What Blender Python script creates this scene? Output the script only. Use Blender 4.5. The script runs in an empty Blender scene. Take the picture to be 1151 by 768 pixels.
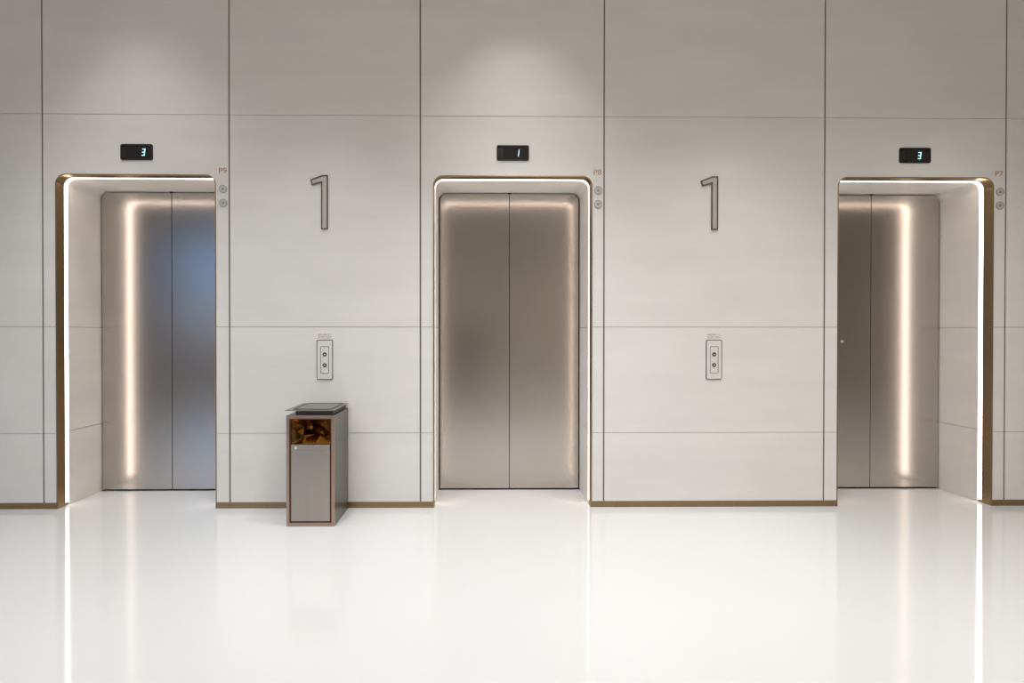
import bpy, bmesh, math, random
from mathutils import Vector, Matrix
random.seed(4)
SC = bpy.context.scene
COL = SC.collection

# ------------------------------------------------------------------ camera
YAW, PITCH, ROLL = 0.011935, -0.005891, 0.000376
cy, sy, cp, sp = math.cos(YAW), math.sin(YAW), math.cos(PITCH), math.sin(PITCH)
F = Vector((sy * cp, cy * cp, sp)); R = Vector((cy, -sy, 0)); U = R.cross(F)
R2 = R * math.cos(ROLL) + U * math.sin(ROLL); U2 = -R * math.sin(ROLL) + U * math.cos(ROLL)
cam_d = bpy.data.cameras.new('camera'); cam = bpy.data.objects.new('camera', cam_d); COL.objects.link(cam)
m = Matrix((R2, U2, -F)).transposed().to_4x4(); m.translation = Vector((0, -4.0, 1.2893)); cam.matrix_world = m
cam_d.sensor_width = 36; cam_d.lens = 600 / 1151 * 36; cam_d.clip_start = 0.05
cam_d.shift_x = (575.5 - 546.55) / 1151; cam_d.shift_y = (381.09 - 384) / 1151
SC.camera = cam

# ------------------------------------------------------------------ world, exposure
W = bpy.data.worlds.new('world'); SC.world = W; W.use_nodes = True
nt = W.node_tree; bg = nt.nodes['Background']
tc = nt.nodes.new('ShaderNodeTexCoord'); sx = nt.nodes.new('ShaderNodeSeparateXYZ'); cr = nt.nodes.new('ShaderNodeValToRGB')
nt.links.new(tc.outputs['Generated'], sx.inputs[0]); nt.links.new(sx.outputs['Z'], cr.inputs[0]); nt.links.new(cr.outputs[0], bg.inputs[0])
cr.color_ramp.elements[0].position = 0.0; cr.color_ramp.elements[0].color = (.26, .24, .23, 1)
cr.color_ramp.elements[1].position = .14; cr.color_ramp.elements[1].color = (.20, .42, .80, 1)
bg.inputs[1].default_value = 1.6
SC.view_settings.view_transform = 'Standard'; SC.view_settings.look = 'None'
SC.view_settings.exposure = 0.08; SC.view_settings.gamma = 1.0; SC.view_settings.use_curve_mapping = False
CEIL = 4.6
# (x, y, power, size, colour) : unseen ceiling lamps added as general fill light
WARM = (1.0, .965, .925); NEUT = (.98, .99, 1.0)
FILL_LIGHTS = [(-3.6, -2.5, 8, .9, (.94, .975, 1.0)), (-1.5, -2.5, 11, .9, NEUT), (.8, -2.5, 16, .9, NEUT), (3.0, -2.5, 21, .9, WARM),
               (-3.1, -6.3, 74, 2.4, (.96, .985, 1.0)), (3.5, -6.3, 104, 2.4, WARM)]
SPOTS = [(-2.50, -.70, 100, (.99, .985, .97), 72), (.27, -.70, 130, (1.0, .98, .95), 72),
         (-2.8, -1.0, 175, NEUT, 60), (-1.2, -1.0, 195, NEUT, 62), (.3, -1.0, 270, NEUT, 62), (1.8, -1.0, 220, NEUT, 62), (3.4, -1.0, 160, WARM, 62)]
STRIP_E = 8.0

# ------------------------------------------------------------------ materials
def mat(name, col, rough=.5, metal=0.0, bump=None, emit=None, var=None, spec=.5, **kw):
    mt = bpy.data.materials.new(name); mt.use_nodes = True; n = mt.node_tree; b = n.nodes['Principled BSDF']
    b.inputs['Base Color'].default_value = (*col, 1); b.inputs['Roughness'].default_value = rough
    b.inputs['Metallic'].default_value = metal; b.inputs['Specular IOR Level'].default_value = spec
    for k, v in kw.items(): b.inputs[k.replace('_', ' ')].default_value = v
    if emit: b.inputs['Emission Color'].default_value = (*emit[0], 1); b.inputs['Emission Strength'].default_value = emit[1]
    if bump or var:
        t = n.nodes.new('ShaderNodeTexCoord'); mp = n.nodes.new('ShaderNodeMapping'); n.links.new(t.outputs['Object'], mp.inputs[0])
        ns = n.nodes.new('ShaderNodeTexNoise'); n.links.new(mp.outputs[0], ns.inputs[0])
        sc = (bump or var)[1]
        mp.inputs['Scale'].default_value = sc if isinstance(sc, tuple) else (sc,) * 3
        ns.inputs['Scale'].default_value = 1.0; ns.inputs['Detail'].default_value = 5
        if bump:
            bp = n.nodes.new('ShaderNodeBump'); bp.inputs['Strength'].default_value = bump[0]; bp.inputs['Distance'].default_value = .002
            n.links.new(ns.outputs[0], bp.inputs['Height']); n.links.new(bp.outputs[0], b.inputs['Normal'])
        if var:
            n2 = n.nodes.new('ShaderNodeTexNoise'); m2 = n.nodes.new('ShaderNodeMapping'); n.links.new(t.outputs['Object'], m2.inputs[0])
            m2.inputs['Scale'].default_value = var[1] if isinstance(var[1], tuple) else (var[1],) * 3
            n.links.new(m2.outputs[0], n2.inputs[0]); n2.inputs['Scale'].default_value = 1; n2.inputs['Detail'].default_value = 6
            r = n.nodes.new('ShaderNodeValToRGB'); v = var[0]
            r.color_ramp.elements[0].position = .3; r.color_ramp.elements[1].position = .7
            r.color_ramp.elements[0].color = (*[c * (1 - v) for c in col], 1); r.color_ramp.elements[1].color = (*[min(1, c * (1 + v)) for c in col], 1)
            n.links.new(n2.outputs[0], r.inputs[0]); n.links.new(r.outputs[0], b.inputs['Base Color'])
    return mt
STONE = mat('stone', (.755, .735, .705), .45, var=(.035, (1.2, 1.2, 5)), spec=.35)
GROUT = mat('grout', (.20, .19, .17), .8)
INLAY = mat('inlay_metal', (.16, .145, .12), .45, .6)
BRASS = mat('brushed_brass', (.33, .235, .135), .34, 1.0, var=(.08, (300, 300, 2)))
FLOORM = mat('polished_floor', (.575, .574, .57), .065, var=(.012, .8), spec=.5)
STEEL = mat('brushed_steel', (.57, .535, .495), .215, 1.0, var=(.02, (400, 400, 2)))
DARK = mat('shadow_gap', (.02, .017, .015), .6)
LED = mat('led_diffuser', (.9, .9, .88), .4, emit=((1.0, .84, .75), STRIP_E))
CEILM = mat('ceiling_paint', (.78, .76, .73), .8)
SIDEM = mat('brown_panelling', (.50, .44, .385), .5, var=(.08, (1, 1, 6)))
BLACKG = mat('black_glass', (.018, .017, .016), .12)
BEZEL = mat('dark_bezel', (.05, .045, .04), .35, .7)
DIGIT = mat('display_digit', (.5, .8, .9), .4, emit=((.45, .82, 1.0), 1.6))
RIMB = mat('dark_bronze_edge', (.13, .105, .085), .45, .5)
NUMF = mat('number_face', (.50, .47, .435), .4, .35)
PLATE = mat('pale_plate', (.74, .72, .69), .42, .05)
DISC = mat('disc_grey', (.55, .54, .51), .45, .2)
DISCD = mat('disc_engraving', (.33, .32, .30), .5, .2)
COPPER = mat('copper_lettering', (.50, .27, .17), .45, .3)
CAPT = mat('caption_ink', (.42, .33, .27), .5)
BINSIDE = mat('bin_side_metal', (.17, .16, .145), .30, .85)
BINFRONT = mat('bin_panel_metal', (.41, .365, .32), .33, .9, var=(.02, (300, 300, 3)))
ROSE = mat('rose_bronze', (.42, .31, .25), .32, .95)
COPD = mat('dark_copper', (.16, .07, .04), .35, .8)
GOLD = mat('gold_mirror', (.40, .25, .10), .12, 1.0)
ASH = mat('ashtray_grey', (.22, .205, .185), .4, .6)
ASHD = mat('ashtray_dark', (.045, .04, .035), .5, .3)
GLASS = mat('window_glass', (1, 1, 1), .02, Transmission_Weight=1.0, IOR=1.02)
SKIN = mat('skin', (.55, .36, .27), .55)
CLOTHD = mat('dark_trousers', (.012, .012, .014), .9)
CLOTHG = mat('black_jacket', (.02, .019, .018), .9)
HAIRM = mat('dark_hair', (.02, .015, .012), .6)
LAMP = mat('lamp_lens', (.9, .9, .9), .5, emit=((1, .93, .85), 3.0))

# ------------------------------------------------------------------ helpers
def link(name, bm, mats, parent=None, smooth=False):
    me = bpy.data.meshes.new(name); bmesh.ops.recalc_face_normals(bm, faces=bm.faces[:]); bm.to_mesh(me); bm.free()
    for mm in (mats if isinstance(mats, (list, tuple)) else [mats]): me.materials.append(mm)
    if smooth: me.shade_smooth()
    o = bpy.data.objects.new(name, me); COL.objects.link(o); o.parent = parent
    return o
def tag(o, label=None, cat=None, group=None, kind=None):
    if label: o['label'] = label
    if cat: o['category'] = cat
    if group: o['group'] = group
    if kind: o['kind'] = kind
    return o
def empty(name, loc):
    o = bpy.data.objects.new(name, None); COL.objects.link(o); o.location = loc; o.empty_display_size = .1; return o
def box(bm, x0, x1, y0, y1, z0, z1, mi=0, bev=0):
    g = bmesh.ops.create_cube(bm, size=1)['verts']
    for v in g:
        v.co = Vector(((x0 + x1) / 2 + v.co.x * (x1 - x0), (y0 + y1) / 2 + v.co.y * (y1 - y0), (z0 + z1) / 2 + v.co.z * (z1 - z0)))
    fs = set(f for v in g for f in v.link_faces)
    for f in fs: f.material_index = mi
    if bev:
        r = bmesh.ops.bevel(bm, geom=list(set(e for v in g for e in v.link_edges)), offset=bev, segments=2, affect='EDGES', profile=.5)
        for f in r['faces']: f.material_index = mi
def prism(bm, pts, y0, y1, mi=0, bev=0):
    """extrude a polygon given in (x, z) from y0 to y1"""
    a = [bm.verts.new((x, y0, z)) for x, z in pts]; b = [bm.verts.new((x, y1, z)) for x, z in pts]
    n = len(pts); fs = [bm.faces.new(a), bm.faces.new(b[::-1])]
    for i in range(n): fs.append(bm.faces.new((a[i], b[i], b[(i + 1) % n], a[(i + 1) % n])))
    for f in fs: f.material_index = mi
    if bev: bmesh.ops.bevel(bm, geom=[e for e in fs[0].edges], offset=bev, segments=2, affect='EDGES', profile=.5)
def rrect(x0, x1, z0, z1, r, n=6):
    p = []
    for cx, cz, a0 in ((x1 - r, z0 + r, -90), (x1 - r, z1 - r, 0), (x0 + r, z1 - r, 90), (x0 + r, z0 + r, 180)):
        for k in range(n + 1):
            a = math.radians(a0 + 90 * k / n); p.append((cx + r * math.cos(a), cz + r * math.sin(a)))
    return p
def ring_prism(bm, outer, inner, y0, y1, mi=0):
    """band between two polygons of the same point count, extruded"""
    n = len(outer); V = [[bm.verts.new((x, y, z)) for x, z in P] for P in (outer, inner) for y in (y0, y1)]
    o0, o1, i0, i1 = V
    for i in range(n):
        j = (i + 1) % n
        for q in ((o0[i], o0[j], i0[j], i0[i]), (o1[i], i1[i], i1[j], o1[j]), (o0[i], o1[i], o1[j], o0[j]), (i0[i], i0[j], i1[j], i1[i])):
            bm.faces.new(q).material_index = mi
def disc(bm, x, z, r, y0, y1, mi=0, n=28):
    prism(bm, [(x + r * math.cos(2 * math.pi * k / n), z + r * math.sin(2 * math.pi * k / n)) for k in range(n)], y0, y1, mi)
def text_bm(s, size, x, z, y, depth, shear=0, sxs=1.0):
    c = bpy.data.curves.new('lettering', 'FONT'); c.body = s; c.size = size; c.extrude = depth; c.shear = shear; c.align_x = 'CENTER'
    o = bpy.data.objects.new('lettering', c); COL.objects.link(o); bpy.context.view_layer.update()
    me = bpy.data.meshes.new_from_object(o.evaluated_get(bpy.context.evaluated_depsgraph_get()))
    bm = bmesh.new(); bm.from_mesh(me); bpy.data.objects.remove(o); bpy.data.curves.remove(c); bpy.data.meshes.remove(me)
    for v in bm.verts: v.co = Vector((x + v.co.x * sxs, y - v.co.z, z + v.co.y))
    return bm

# ------------------------------------------------------------------ measured layout (metres)
VJ = [-3.241, -1.8645, -.445, .9316, 2.5993, 3.9807]
J1, J2, J3, BASE, TOP = 2.932, 1.3557, .561, .0455, CEIL
OPEN = [(-3.144, -1.964), (-.349, .842), (2.699, 3.886)]
T, RAD, DEP = 2.487, .072, .4593
END = 4.285
XL, XR, YF = -9.0, 9.0, -9.5

def arch(a, b, top, r, z0=0.0, n=8):
    """inverted U from the left foot over to the right foot"""
    p = [(a, z0)]
    for k in range(n + 1):
        t = math.radians(180 - 90 * k / n); p.append((a + r + r * math.cos(t), top - r + r * math.sin(t)))
    for k in range(n + 1):
        t = math.radians(90 - 90 * k / n); p.append((b - r + r * math.cos(t), top - r + r * math.sin(t)))
    p.append((b, z0)); return p
def sweep(bm, a, b, section, z0=0.0, mi=0):
    """sweep a closed (inset, y) section along the arch, capped at both feet"""
    rings = []
    for ins, y in section:
        rings.append([bm.verts.new((x, y, z)) for x, z in arch(a + ins, b - ins, T - ins, max(RAD - ins, .02), z0)])
    m_, n = len(rings), len(rings[0])
    for k in range(m_):
        A, B = rings[k], rings[(k + 1) % m_]
        for i in range(n - 1):
            bm.faces.new((A[i], A[i + 1], B[i + 1], B[i])).material_index = mi
    bm.faces.new([r[0] for r in rings]).material_index = mi
    bm.faces.new([r[-1] for r in rings][::-1]).material_index = mi

# ------------------------------------------------------------------ back wall
bm = bmesh.new(); VG, HG, TH = .0055, .0016, .03
cols = [XL] + VJ + [END]; rows = [BASE, J3, J2, J1, TOP]
for ci in range(len(cols) - 1):
    x0 = cols[ci] + (VG if ci else 0); x1 = cols[ci + 1] - (VG if ci < len(cols) - 2 else 0)
    op = next(((a, b) for a, b in OPEN if a > x0 and b < x1), None)
    for ri in range(4):
        z0 = rows[ri] + (HG if ri else 0); z1 = rows[ri + 1] - (HG if ri < 3 else 0)
        if op and z0 < T:
            a, b = op
            if z1 <= T: box(bm, x0, a, 0, TH, z0, z1); box(bm, b, x1, 0, TH, z0, z1)
            else:
                prism(bm, [(x0, z0)] + arch(a, b, T, RAD, z0) + [(x1, z0), (x1, z1), (x0, z1)], 0, TH)
        else: box(bm, x0, x1, 0, TH, z0, z1)
        if ri:   # dark bedding behind the horizontal joint
            zz = rows[ri]
            for u0, u1 in ([(x0, op[0]), (op[1], x1)] if op and zz < T else [(x0, x1)]):
                box(bm, u0 - VG * .9, u1, .012, TH - .001, zz - HG, zz + HG, 1)
for x in VJ: box(bm, x - VG, x + VG, .004, TH, BASE, TOP, 2)
# stone lining of the three recesses, in courses that carry the joints on
for a, b in OPEN:
    for z0, z1 in ((0, J3 - HG), (J3 + HG, J2 - HG)):
        box(bm, a - .05, a + .005, .110, DEP + .05, z0, z1); box(bm, b - .005, b + .05, .110, DEP + .05, z0, z1)
    for zz in (J3, J2):
        box(bm, a - .05, a - .004, .110, DEP, zz - HG, zz + HG, 1); box(bm, b + .004, b + .05, .110, DEP, zz - HG, zz + HG, 1)
    sweep(bm, a, b, [(.005, .110), (.005, DEP + .05), (-.06, DEP + .05), (-.06, .110)], J2 + HG)
    sweep(bm, a, b, [(0.0005, TH + .001), (.0005, .1095), (-.05, .1095), (-.05, TH + .001)], 0, 1)
    box(bm, a - .1, b + .1, DEP + .06, DEP + .10, 0, T + .1, 1)
# return of the wall at its right end
box(bm, END - .03, END, TH + .001, .19, 0, TOP)
wall = tag(link('wall_back', bm, [STONE, GROUT, INLAY]), kind='structure')
# set-back stretch of wall to the right
bm = bmesh.new()
for z0, z1 in ((BASE, J3 - HG), (J3 + HG, J2 - HG), (J2 + HG, J1 - HG), (J1 + HG, TOP)): box(bm, END - .2, XR, .18, .21, z0, z1)
box(bm, END - .2, XR, .192, .215, 0, TOP, 1)
tag(link('wall_alcove', bm, [STONE, GROUT]), kind='structure')
bm = bmesh.new()
for x0, x1 in ((XL, OPEN[0][0]), (OPEN[0][1], OPEN[1][0]), (OPEN[1][1], OPEN[2][0]), (OPEN[2][1], END)): box(bm, x0, x1, -.002, .028, 0, BASE)
box(bm, END + .001, XR, .174, .2, 0, BASE)
tag(link('baseboard_back', bm, BRASS), kind='structure')
# floor, ceiling, the other walls of the lobby
bm = bmesh.new(); box(bm, XL, XR, YF, .62, -.12, 0); tag(link('floor', bm, FLOORM), kind='structure')
bm = bmesh.new(); box(bm, XL, XR, YF, .6, CEIL, CEIL + .12); tag(link('ceiling', bm, CEILM), kind='structure')
bm = bmesh.new(); box(bm, XL - .15, XL, YF, .6, 0, CEIL); tag(link('wall_left', bm, SIDEM), kind='structure')
bm = bmesh.new(); box(bm, XR, XR + .15, YF, .6, 0, CEIL); tag(link('wall_right', bm, SIDEM), kind='structure')
WX0, WX1, WZ0, WZ1 = -8.2, -4.2, .9, 3.9
bm = bmesh.new()
box(bm, XL, WX0, YF - .2, YF, 0, CEIL); box(bm, WX1, XR, YF - .2, YF, 0, CEIL)
box(bm, WX0, WX1, YF - .2, YF, 0, WZ0); box(bm, WX0, WX1, YF - .2, YF, WZ1, CEIL)
tag(link('wall_front', bm, SIDEM), kind='structure')
w = tag(empty('window_1', ((WX0 + WX1) / 2, YF, WZ0)), kind='structure')
bm = bmesh.new(); ox = -(WX0 + WX1) / 2
for x in (WX0, (WX0 + WX1) / 2 - .03, WX1 - .06): box(bm, x + ox, x + .06 + ox, -.12, -.04, 0, WZ1 - WZ0)
for z in (0, WZ1 - WZ0 - .06): box(bm, WX0 + ox, WX1 + ox, -.12, -.04, z, z + .06)
link('window_frame', bm, BEZEL, w)
bm = bmesh.new(); box(bm, WX0 + .05 + ox, WX1 - .05 + ox, -.085, -.075, .05, WZ1 - WZ0 - .05); link('window_pane', bm, GLASS, w)

# ------------------------------------------------------------------ lift doors and their lit surrounds
def lift_door(k, a, b, lab, lock=False):
    c = (a + b) / 2; h = (b - a) / 2 - .005
    d = tag(empty('door_%d' % k, (c, DEP, 0)), lab, 'lift door', None, 'structure')
    g = .0025; e = .012; ztop = T - .005 - .009
    r = .058
    for s in (-1, 1):
        bm = bmesh.new(); x0, x1, z0 = g, h - e, .013
        pts = [(x0, z0), (x1, z0)] + [(x1 - r + r * math.cos(math.radians(t)), ztop - r + r * math.sin(math.radians(t))) for t in range(0, 91, 10)] + [(x0, ztop)]
        prism(bm, [(s * x, z) for x, z in pts], 0, .03, bev=.0012)
        p = link('door_panel', bm, STEEL, d)
        if lock and s < 0:
            bm = bmesh.new(); disc(bm, -.243, 1.243, .011, -.004, .001, n=20); disc(bm, -.243, 1.243, .005, -.006, -.003, 1, 16)
            tag(link('door_lock', bm, [PLATE, DARK], p), 'small round lock cover')
    bm = bmesh.new(); box(bm, -h, h, .032, .05, 0, T - .006); link('door_backing', bm, DARK, d)
    bm = bmesh.new(); box(bm, -h, h, .001, .031, 0.0, .003); link('door_sill', bm, DARK, d)
    bm = bmesh.new(); box(bm, -.012, .012, -.004, 0.001, ztop - .001, ztop + .007); link('door_guide', bm, DARK, d)
def surround(a, b, lab):
    c = (a + b) / 2
    s = tag(empty('doorway_surround', (c, 0, 0)), lab, 'door frame', 'lit brass lift surrounds')
    bm = bmesh.new()
    sweep(bm, a - c, b - c, [(-.001, -.004), (.004, -.005), (.0065, -.002), (.0065, .074), (-.001, .074)])
    link('brass_frame', bm, BRASS, s)
    bm = bmesh.new()
    sweep(bm, a - c, b - c, [(.0008, .075), (.0030, .075), (.0030, .109), (.0008, .109)], .022)
    link('light_strip', bm, LED, s)
LD = ['brushed steel lift door with bluish reflections, left of the litter bin',
      'brushed steel lift door in the middle recess under the display reading 1',
      'brown-tinted brushed steel lift door with a small round lock, beside the P7 sign']
LS = ['slim brass frame with light strip around the lift recess marked P9',
      'slim brass frame with light strip around the middle lift recess marked P8',
      'slim brass frame with light strip around the lift recess marked P7']
for k, (a, b) in enumerate(OPEN):
    lift_door(k + 1, a, b, LD[k], k == 2); surround(a, b, LS[k])

# ------------------------------------------------------------------ floor displays above the doors
def seg_digit(bm, s, x, z, w, h, t, y0, y1, sh=.12):
    segs = {'3': 'abcdg', '1': 'bc'}[s]
    R_ = {'a': (0, w, h - t, h), 'd': (0, w, 0, t), 'g': (0, w, h / 2 - t / 2, h / 2 + t / 2), 'b': (w - t, w, h / 2, h), 'c': (w - t, w, 0, h / 2)}
    for q in segs:
        u0, u1, v0, v1 = R_[q]
        prism(bm, [(x + u0 + sh * v0, z + v0), (x + u1 + sh * v0, z + v0), (x + u1 + sh * v1, z + v1), (x + u0 + sh * v1, z + v1)], y0, y1)
def display(x0, x1, z0, z1, dg, dx, lab):
    c = (x0 + x1) / 2; zc = (z0 + z1) / 2; w_, h_ = (x1 - x0) / 2, (z1 - z0) / 2
    d = tag(empty('floor_display', (c, 0, zc)), lab, 'display', 'floor displays over the lift doors')
    bm = bmesh.new(); ring_prism(bm, rrect(-w_, w_, -h_, h_, .014), rrect(-w_ + .008, w_ - .008, -h_ + .008, h_ - .008, .009), -.006, -.0003)
    link('bezel', bm, BEZEL, d)
    bm = bmesh.new(); prism(bm, rrect(-w_ + .007, w_ - .007, -h_ + .007, h_ - .007, .009), -.0035, -.0005); link('screen', bm, BLACKG, d)
    bm = bmesh.new(); box(bm, -w_ + .010, -w_ + .046, -.0045, -.003, -h_ + .018, h_ - .024, bev=.0008); link('reflection_bar', bm, BEZEL, d)  # bar standing in for a paler reflection at the screen's left
    bm = bmesh.new(); seg_digit(bm, dg, dx - c, -.026, .021, .050, .0042, -.0050, -.0034)
    tag(link('digit', bm, DIGIT, d), 'lit pale blue numeral %s' % dg)
display(-2.664, -2.426, 2.592, 2.710, '3', -2.508, 'small black display showing 3 over the lift beside the P9 sign')
display(.126, .367, 2.600, 2.714, '1', .268, 'small black display showing 1 above the middle lift')
display(3.162, 3.402, 2.594, 2.709, '3', 3.303, 'small black display showing 3 over the lift beside the P7 sign')

# ------------------------------------------------------------------ large wall numerals
NUM = [(-.103, .368), (-.014, .401), (.027, .401), (.027, 0), (-.023, 0), (-.022, .347), (-.092, .326)]
def offset_poly(P, d):
    n = len(P); area = sum(P[i][0] * P[(i + 1) % n][1] - P[(i + 1) % n][0] * P[i][1] for i in range(n)); s = 1 if area > 0 else -1
    out = []
    for i in range(n):
        p0, p1, p2 = Vector(P[i - 1]), Vector(P[i]), Vector(P[(i + 1) % n])
        e1, e2 = (p1 - p0).normalized(), (p2 - p1).normalized()
        n1, n2 = Vector((-e1.y, e1.x)) * s, Vector((-e2.y, e2.x)) * s
        bis = n1 + n2
        out.append(tuple(p1 + bis * (d / max(.3, 1 + n1.dot(n2)))))
    return out
def numeral(x, z, lab):
    t = tag(empty('wall_numeral', (x, 0, z)), lab, 'number sign', 'large number 1 signs on the wall')
    bm = bmesh.new(); ring_prism(bm, NUM, offset_poly(NUM, .0085), -.010, -.0003); link('rim', bm, RIMB, t)
    bm = bmesh.new(); prism(bm, offset_poly(NUM, .0085), -.006, -.0003); link('face', bm, NUMF, t)
numeral(-1.159, 2.083, 'large metal number 1 on the wall above the litter bin')
numeral(1.761, 2.086, 'large metal number 1 on the bare wall between P8 and P7 lifts')

# ------------------------------------------------------------------ call button plates
def call_plate(x, lab):
    t = tag(empty('call_plate', (x, 0, .962)), lab, 'call button panel', 'lift call button plates')
    w_, h_ = .060, .297
    bm = bmesh.new(); prism(bm, rrect(-w_ + .004, w_ - .004, .004, h_ - .004, .008), -.005, -.0003); link('plate', bm, PLATE, t)
    bm = bmesh.new(); ring_prism(bm, rrect(-w_, w_, 0, h_, .012), rrect(-w_ + .0045, w_ - .0045, .0045, h_ - .0045, .008), -.006, -.0004); link('plate_edge', bm, RIMB, t)
    bm = bmesh.new(); ring_prism(bm, rrect(-.032, .032, .045, .248, .007), rrect(-.0285, .0285, .0485, .2445, .004), -.0062, -.0045); link('inner_outline', bm, RIMB, t)
    for zz, sg in ((.188, 1), (.108, -1)):
        bm = bmesh.new(); disc(bm, 0, zz, .0155, -.0085, -.0045); b_ = link('button', bm, RIMB, t)
        bm = bmesh.new(); prism(bm, [(-.006, zz - .004 * sg), (.006, zz - .004 * sg), (0, zz + .006 * sg)], -.0092, -.0083); link('arrow', bm, PLATE, b_)
call_plate(-1.1575, 'upright call button plate on the wall above the litter bin')
call_plate(1.7625, 'upright call button plate on the bare wall between P8 and P7 lifts')
def caption(x, lab):
    bm = bmesh.new(); rr = random.Random(7)
    for z in (1.2985, 1.2795):
        u = -.049
        while u < .047:
            q = rr.uniform(.003, .0052)
            box(bm, x + u, x + u + .0012, -.0012, -.0002, z - .0035, z + .0035)
            box(bm, x + u, x + u + q, -.0012, -.0002, z + rr.choice((-.0035, 0, .0024)), z + rr.choice((.0034, .0035)))
            u += q + .0022
    tag(link('wall_caption', bm, CAPT), lab, 'lettering', 'small captions over the call plates')
caption(-1.1575, 'two tiny rows of brown lettering over the call plate above the bin')
caption(1.7625, 'two tiny rows of brown lettering over the call plate between P8 and P7')

# ------------------------------------------------------------------ lift names and round indicators
for s, x in (('P9', -1.9125), ('P8', .881), ('P7', 3.9265)):
    o = link('lift_lettering', text_bm(s, .0575, x, 2.498, -.0012, .0008, sxs=1.12), COPPER)
    tag(o, 'small copper lettering %s on the wall beside a lift recess' % s, 'lettering', 'copper lift names')
for x, nm in ((-1.910, 'P9'), (.887, 'P8'), (3.9345, 'P7')):
    for z, w_ in ((2.380, 'upper'), (2.2765, 'lower')):
        t = tag(empty('round_indicator', (x, 0, z)), '%s of the two round grey discs below the %s lettering' % (w_, nm), 'indicator', 'round lift direction indicators')
        bm = bmesh.new(); disc(bm, 0, 0, .028, -.003, -.0003); link('disc', bm, DISC, t)
        bm = bmesh.new()
        ring_prism(bm, [(.030 * math.cos(a * .2244), .030 * math.sin(a * .2244)) for a in range(28)], [(.0265 * math.cos(a * .2244), .0265 * math.sin(a * .2244)) for a in range(28)], -.0042, -.0004)
        link('ring', bm, DISCD, t)
        sg = 1 if w_ == 'upper' else -1
        bm = bmesh.new(); prism(bm, [(-.014, -.008 * sg), (.014, -.008 * sg), (0, .014 * sg)], -.004, -.0028); link('arrow', bm, DISCD, t)

# ------------------------------------------------------------------ litter bin with ashtray top
BX, BW, BH, Y0, Y1 = -1.144, .162, .752, -.388, -.012
b = tag(empty('litter_bin', (BX, 0, 0)), 'tall grey and bronze litter bin with ashtray top standing against the wall', 'litter bin')
bm = bmesh.new(); t_ = .006
box(bm, -BW, -BW + t_, Y0 + .014, Y1, .004, BH - .001); box(bm, BW - t_, BW, Y0 + .014, Y1, .004, BH - .001)
box(bm, -BW + t_, BW - t_, Y1 - t_, Y1, .004, BH - .001); box(bm, -BW + t_, BW - t_, Y0 + .014, Y1 - t_, BH - .008, BH - .001)
box(bm, -BW + t_, BW - t_, Y0 + .014, Y1 - t_, .004, .012)
link('body', bm, BINSIDE, b)
bm = bmesh.new()
ring_prism(bm, rrect(-BW, BW, 0, BH, .002, 1), rrect(-BW + .020, BW - .020, .024, BH - .022, .002, 1), Y0, Y0 + .014)
link('front_frame', bm, ROSE, b)
bm = bmesh.new()
ring_prism(bm, rrect(-BW + .0205, BW - .0205, .0245, BH - .0225, .002, 1), rrect(-BW + .0275, BW - .0275, .0315, BH - .0285, .001, 1), Y0 + .004, Y0 + .03)
link('copper_trim', bm, COPD, b)
bm = bmesh.new(); iw = BW - .031; box(bm, -iw, iw, Y0 + .002, Y0 + .016, .035, .511, bev=.0015); dr = link('door', bm, BINFRONT, b)
bm = bmesh.new(); box(bm, -iw, iw, Y0 - .001, Y0 + .05, .5135, .551, bev=.0015); lg = link('ledge', bm, BINFRONT, b)
bm = bmesh.new(); box(bm, -iw + .026, -iw + .041, Y0 - .0022, Y0 - .0005, .522, .541); tag(link('catch', bm, PLATE, lg), 'small pale square catch')
# mirror gold throat : four facets closing on a small plate
bm = bmesh.new(); cz = .640
o4 = [(-iw - .004, .553), (iw + .004, .553), (iw + .004, .7225), (-iw - .004, .7225)]
fan = []
pts = [(-iw - .004, .553), (0.02, .553), (iw + .004, .553), (iw + .004, .620), (iw + .004, .7225), (.03, .7225), (-.02, .7225), (-iw - .004, .7225), (-iw - .004, .66)]
dd = [.02, .05, .03, .05, .02, .06, .05, .025, .06]
ring = [bm.verts.new((x, Y0 + .016 + d_ * .3, z)) for (x, z), d_ in zip(pts, dd)]
mid = [bm.verts.new((x * .45 - .02, Y0 + .07 + d_, cz + (z - cz) * .45)) for (x, z), d_ in zip(pts, dd)]
back = [bm.verts.new((x * .07 - .058, Y0 + .20, .636 + (z - cz) * .12)) for (x, z) in pts]
for i in range(9):
    j = (i + 1) % 9
    for A, B in ((ring, mid), (mid, back)):
        bm.faces.new((A[i], A[j], B[j])); bm.faces.new((A[i], B[j], B[i]))
bm.faces.new(back)
link('throat', bm, GOLD, b)
bm = bmesh.new(); box(bm, -.105, .145, Y0 + .018, Y1 - .01, BH - .002, .7815, bev=.002); link('ashtray_block', bm, ASHD, b)
bm = bmesh.new(); box(bm, -.170, .162, Y0 - .004, Y1 + .004, .7815, .787, bev=.001); tp = link('ashtray_plate', bm, ASH, b)
bm = bmesh.new(); ring_prism(bm, rrect(-.125, .135, 0, .32, .006, 2), rrect(-.119, .129, .006, .314, .004, 2), 0, .003)
for v in bm.verts: v.co = Vector((v.co.x, Y0 + .03 + v.co.z, .787 + .004 - v.co.y))
link('ashtray_rim', bm, ASHD, tp)
bm = bmesh.new(); box(bm, -.118, .128, Y0 + .037, Y0 + .343, .7868, .7885); link('ashtray_tray', bm, ASH, tp)

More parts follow.
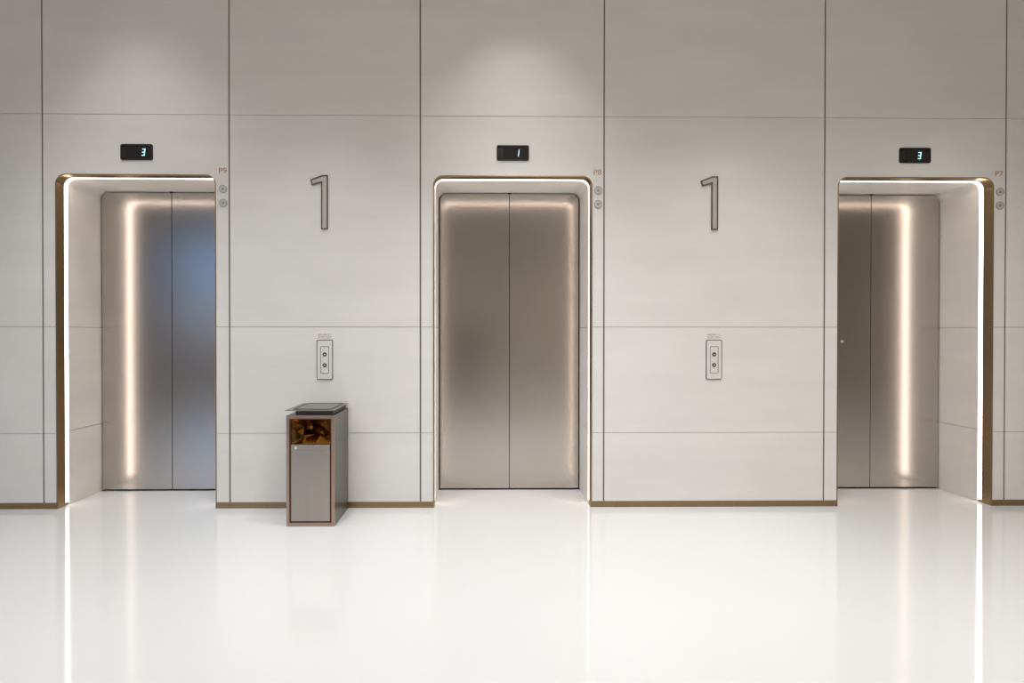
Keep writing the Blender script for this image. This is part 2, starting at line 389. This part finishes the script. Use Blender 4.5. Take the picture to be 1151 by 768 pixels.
# ------------------------------------------------------------------ ceiling lamps (above the frame), with the added fill lights
def lamp_thing(x, y, r, lab, grp):
    t = tag(empty('ceiling_lamp', (x, y, CEIL)), lab, 'ceiling light', grp)
    bm = bmesh.new(); n = 28
    for rr_, z0, z1 in ((r, -.02, -.001),):
        o_ = [(rr_ * math.cos(2 * math.pi * k / n), rr_ * math.sin(2 * math.pi * k / n)) for k in range(n)]
        ring_prism(bm, o_, [(u * .88, v * .88) for u, v in o_], z0, z1)
    for v in bm.verts: v.co = Vector((v.co.x, v.co.z, v.co.y))
    link('trim_ring', bm, BEZEL, t)
    bm = bmesh.new(); disc(bm, 0, 0, r * .87, -.012, -.002)
    for v in bm.verts: v.co = Vector((v.co.x, v.co.z, v.co.y))
    link('lens', bm, LAMP, t)
    return t
for x, y, p, s, c in FILL_LIGHTS:
    t = lamp_thing(x, y, s / 2, 'added unseen round fill light over the lobby floor', 'added lobby fill lights')
    L = bpy.data.lights.new('fill_light', 'AREA'); L.shape = 'DISK'; L.size = s; L.spread = math.radians(115 if y > -3 else 150); L.energy = p; L.color = c
    o = bpy.data.objects.new('fill_light', L); COL.objects.link(o); o.parent = t; o.location = (0, 0, -.03)
for x, y, p, c, ang in SPOTS:
    t = lamp_thing(x, y, .06, *(('small recessed ceiling spotlight close to the lift wall', 'wall washing spotlights') if y > -1 else ('small recessed ceiling downlight over the floor before the lifts', 'floor downlights')))
    L = bpy.data.lights.new('spot_light', 'SPOT'); L.energy = p; L.color = c; L.spot_size = math.radians(ang); L.spot_blend = .95; L.shadow_soft_size = .05
    o = bpy.data.objects.new('spot_light', L); COL.objects.link(o); o.parent = t; o.location = (0, 0, -.03)

# ------------------------------------------------------------------ the person behind the camera, seen only as a dark blur in the middle door
def skin_mesh(name, verts, edges, rad, material, parent, sub=1):
    me = bpy.data.meshes.new(name); me.from_pydata(verts, edges, []); me.materials.append(material)
    o = bpy.data.objects.new(name, me); COL.objects.link(o)
    md = o.modifiers.new('skin', 'SKIN'); md.use_smooth_shade = True
    for i, r_ in enumerate(rad):
        v = me.skin_vertices[0].data[i]; v.radius = r_ if isinstance(r_, tuple) else (r_, r_)
        v.use_root = (i == 0)
    sb = o.modifiers.new('sub', 'SUBSURF'); sb.levels = sub; sb.render_levels = sub
    bpy.context.view_layer.update()
    m2 = bpy.data.meshes.new_from_object(o.evaluated_get(bpy.context.evaluated_depsgraph_get()))
    m2.name = name; o.modifiers.clear(); o.data = m2; o.parent = parent
    m2.shade_smooth(); return o
P = tag(empty('person', (-.22, -4.46, 0)), 'person in dark trousers and black jacket, a dark blur reflected in the middle lift door', 'person')
def limbs():
    V = [(0, 0, .93), (0, 0, 1.12), (0, .01, 1.30), (0, 0, 1.44), (0, .01, 1.52), (0, .02, 1.60), (0, .02, 1.70)]
    Rr = [(.15, .11), (.13, .10), (.16, .11), (.11, .08), (.055, .055), (.078, .088), (.07, .082)]
    Ed = [(i, i + 1) for i in range(6)]
    for s in (-1, 1):
        k = len(V)
        V += [(s * .19, 0, 1.41), (s * .25, .02, 1.13), (s * .17, .24, 1.20), (s * .15, .30, 1.22)]; Rr += [.058, .042, .030, .026]
        Ed += [(3, k), (k, k + 1), (k + 1, k + 2), (k + 2, k + 3)]
        for f_ in range(5):
            kk = len(V); ang = (f_ - 1.5) * .014
            if f_ == 4: V += [(s * .12, .33, 1.235), (s * .105, .355, 1.25)]
            else: V += [(s * .145 - s * .01, .365, 1.215 + ang), (s * .115, .385 - .004 * f_, 1.215 + ang)]
            Rr += [.010, .008]; Ed += [(k + 3, kk), (kk, kk + 1)]
        k = len(V)
        V += [(s * .095, 0, .86), (s * .10, .015, .48), (s * .105, -.01, .09), (s * .115, .12, .035)]; Rr += [.085, .055, .038, .032]
        Ed += [(0, k), (k, k + 1), (k + 1, k + 2), (k + 2, k + 3)]
    return V, Ed, Rr
V, Ed, Rr = limbs(); body = skin_mesh('body', V, Ed, Rr, SKIN, P)
skin_mesh('jacket', [(0, 0, .74), (0, 0, 1.12), (0, .01, 1.30), (0, 0, 1.42), (0, .005, 1.48)] + [p for s in (-1, 1) for p in ((s * .19, 0, 1.41), (s * .25, .02, 1.13), (s * .175, .22, 1.195))],
          [(0, 1), (1, 2), (2, 3), (3, 4), (3, 5), (5, 6), (6, 7), (3, 8), (8, 9), (9, 10)],
          [(.25, .19), (.19, .15), (.20, .15), (.14, .11), .07, .078, .06, .046, .078, .06, .046], CLOTHG, P)
skin_mesh('trousers', [(0, 0, .93)] + [p for s in (-1, 1) for p in ((s * .095, 0, .85), (s * .10, .015, .48), (s * .105, -.005, .10))],
          [(0, 1), (1, 2), (2, 3), (0, 4), (4, 5), (5, 6)], [(.17, .13), .105, .08, .068, .105, .08, .068], CLOTHD, P)
for s in (-1, 1):
    skin_mesh('shoe', [(s * .105, -.03, .045), (s * .11, .07, .045), (s * .115, .16, .038)], [(0, 1), (1, 2)], [(.042, .05), (.045, .045), (.04, .034)], CLOTHD, P)
skin_mesh('hair', [(0, -.01, 1.66), (0, 0, 1.73), (0, .045, 1.755)], [(0, 1), (1, 2)], [.088, .088, .05], HAIRM, P)
for nm, pts_, r_ in (('nose', [(0, .10, 1.665), (0, .122, 1.645)], .011), ('mouth', [(-.02, .100, 1.612), (.02, .100, 1.612)], .006)):
    skin_mesh(nm, pts_, [(0, 1)], [r_, r_], SKIN, P)
for s in (-1, 1):
    bm = bmesh.new(); bmesh.ops.create_uvsphere(bm, u_segments=12, v_segments=8, radius=.012)
    for v in bm.verts: v.co += Vector((s * .03, .098, 1.675))
    link('eye', bm, BLACKG, P, True)
    skin_mesh('ear', [(s * .078, .015, 1.64), (s * .084, .01, 1.675)], [(0, 1)], [.010, .014], SKIN, P)

# ------------------------------------------------------------------ what the pieces of the room are
for nm, lb, ct in (('wall_back', 'pale stone panelled wall with three lift recesses and dark vertical joints', 'wall'),
                   ('wall_alcove', 'set-back stretch of pale stone wall right of the P7 lift', 'wall'),
                   ('wall_left', 'brown panelled wall closing the left end of the lobby', 'wall'),
                   ('wall_right', 'brown panelled wall closing the right end of the lobby', 'wall'),
                   ('wall_front', 'brown panelled wall facing the lifts, around the window', 'wall'),
                   ('baseboard_back', 'thin bronze metal skirting along the foot of the stone wall', 'baseboard'),
                   ('floor', 'glossy white polished lobby floor reflecting the lit surrounds', 'floor'),
                   ('ceiling', 'pale painted ceiling above the lobby', 'ceiling'),
                   ('window_1', 'wide window with bluish daylight in the wall facing the lifts', 'window')):
    tag(bpy.data.objects[nm], lb, ct)
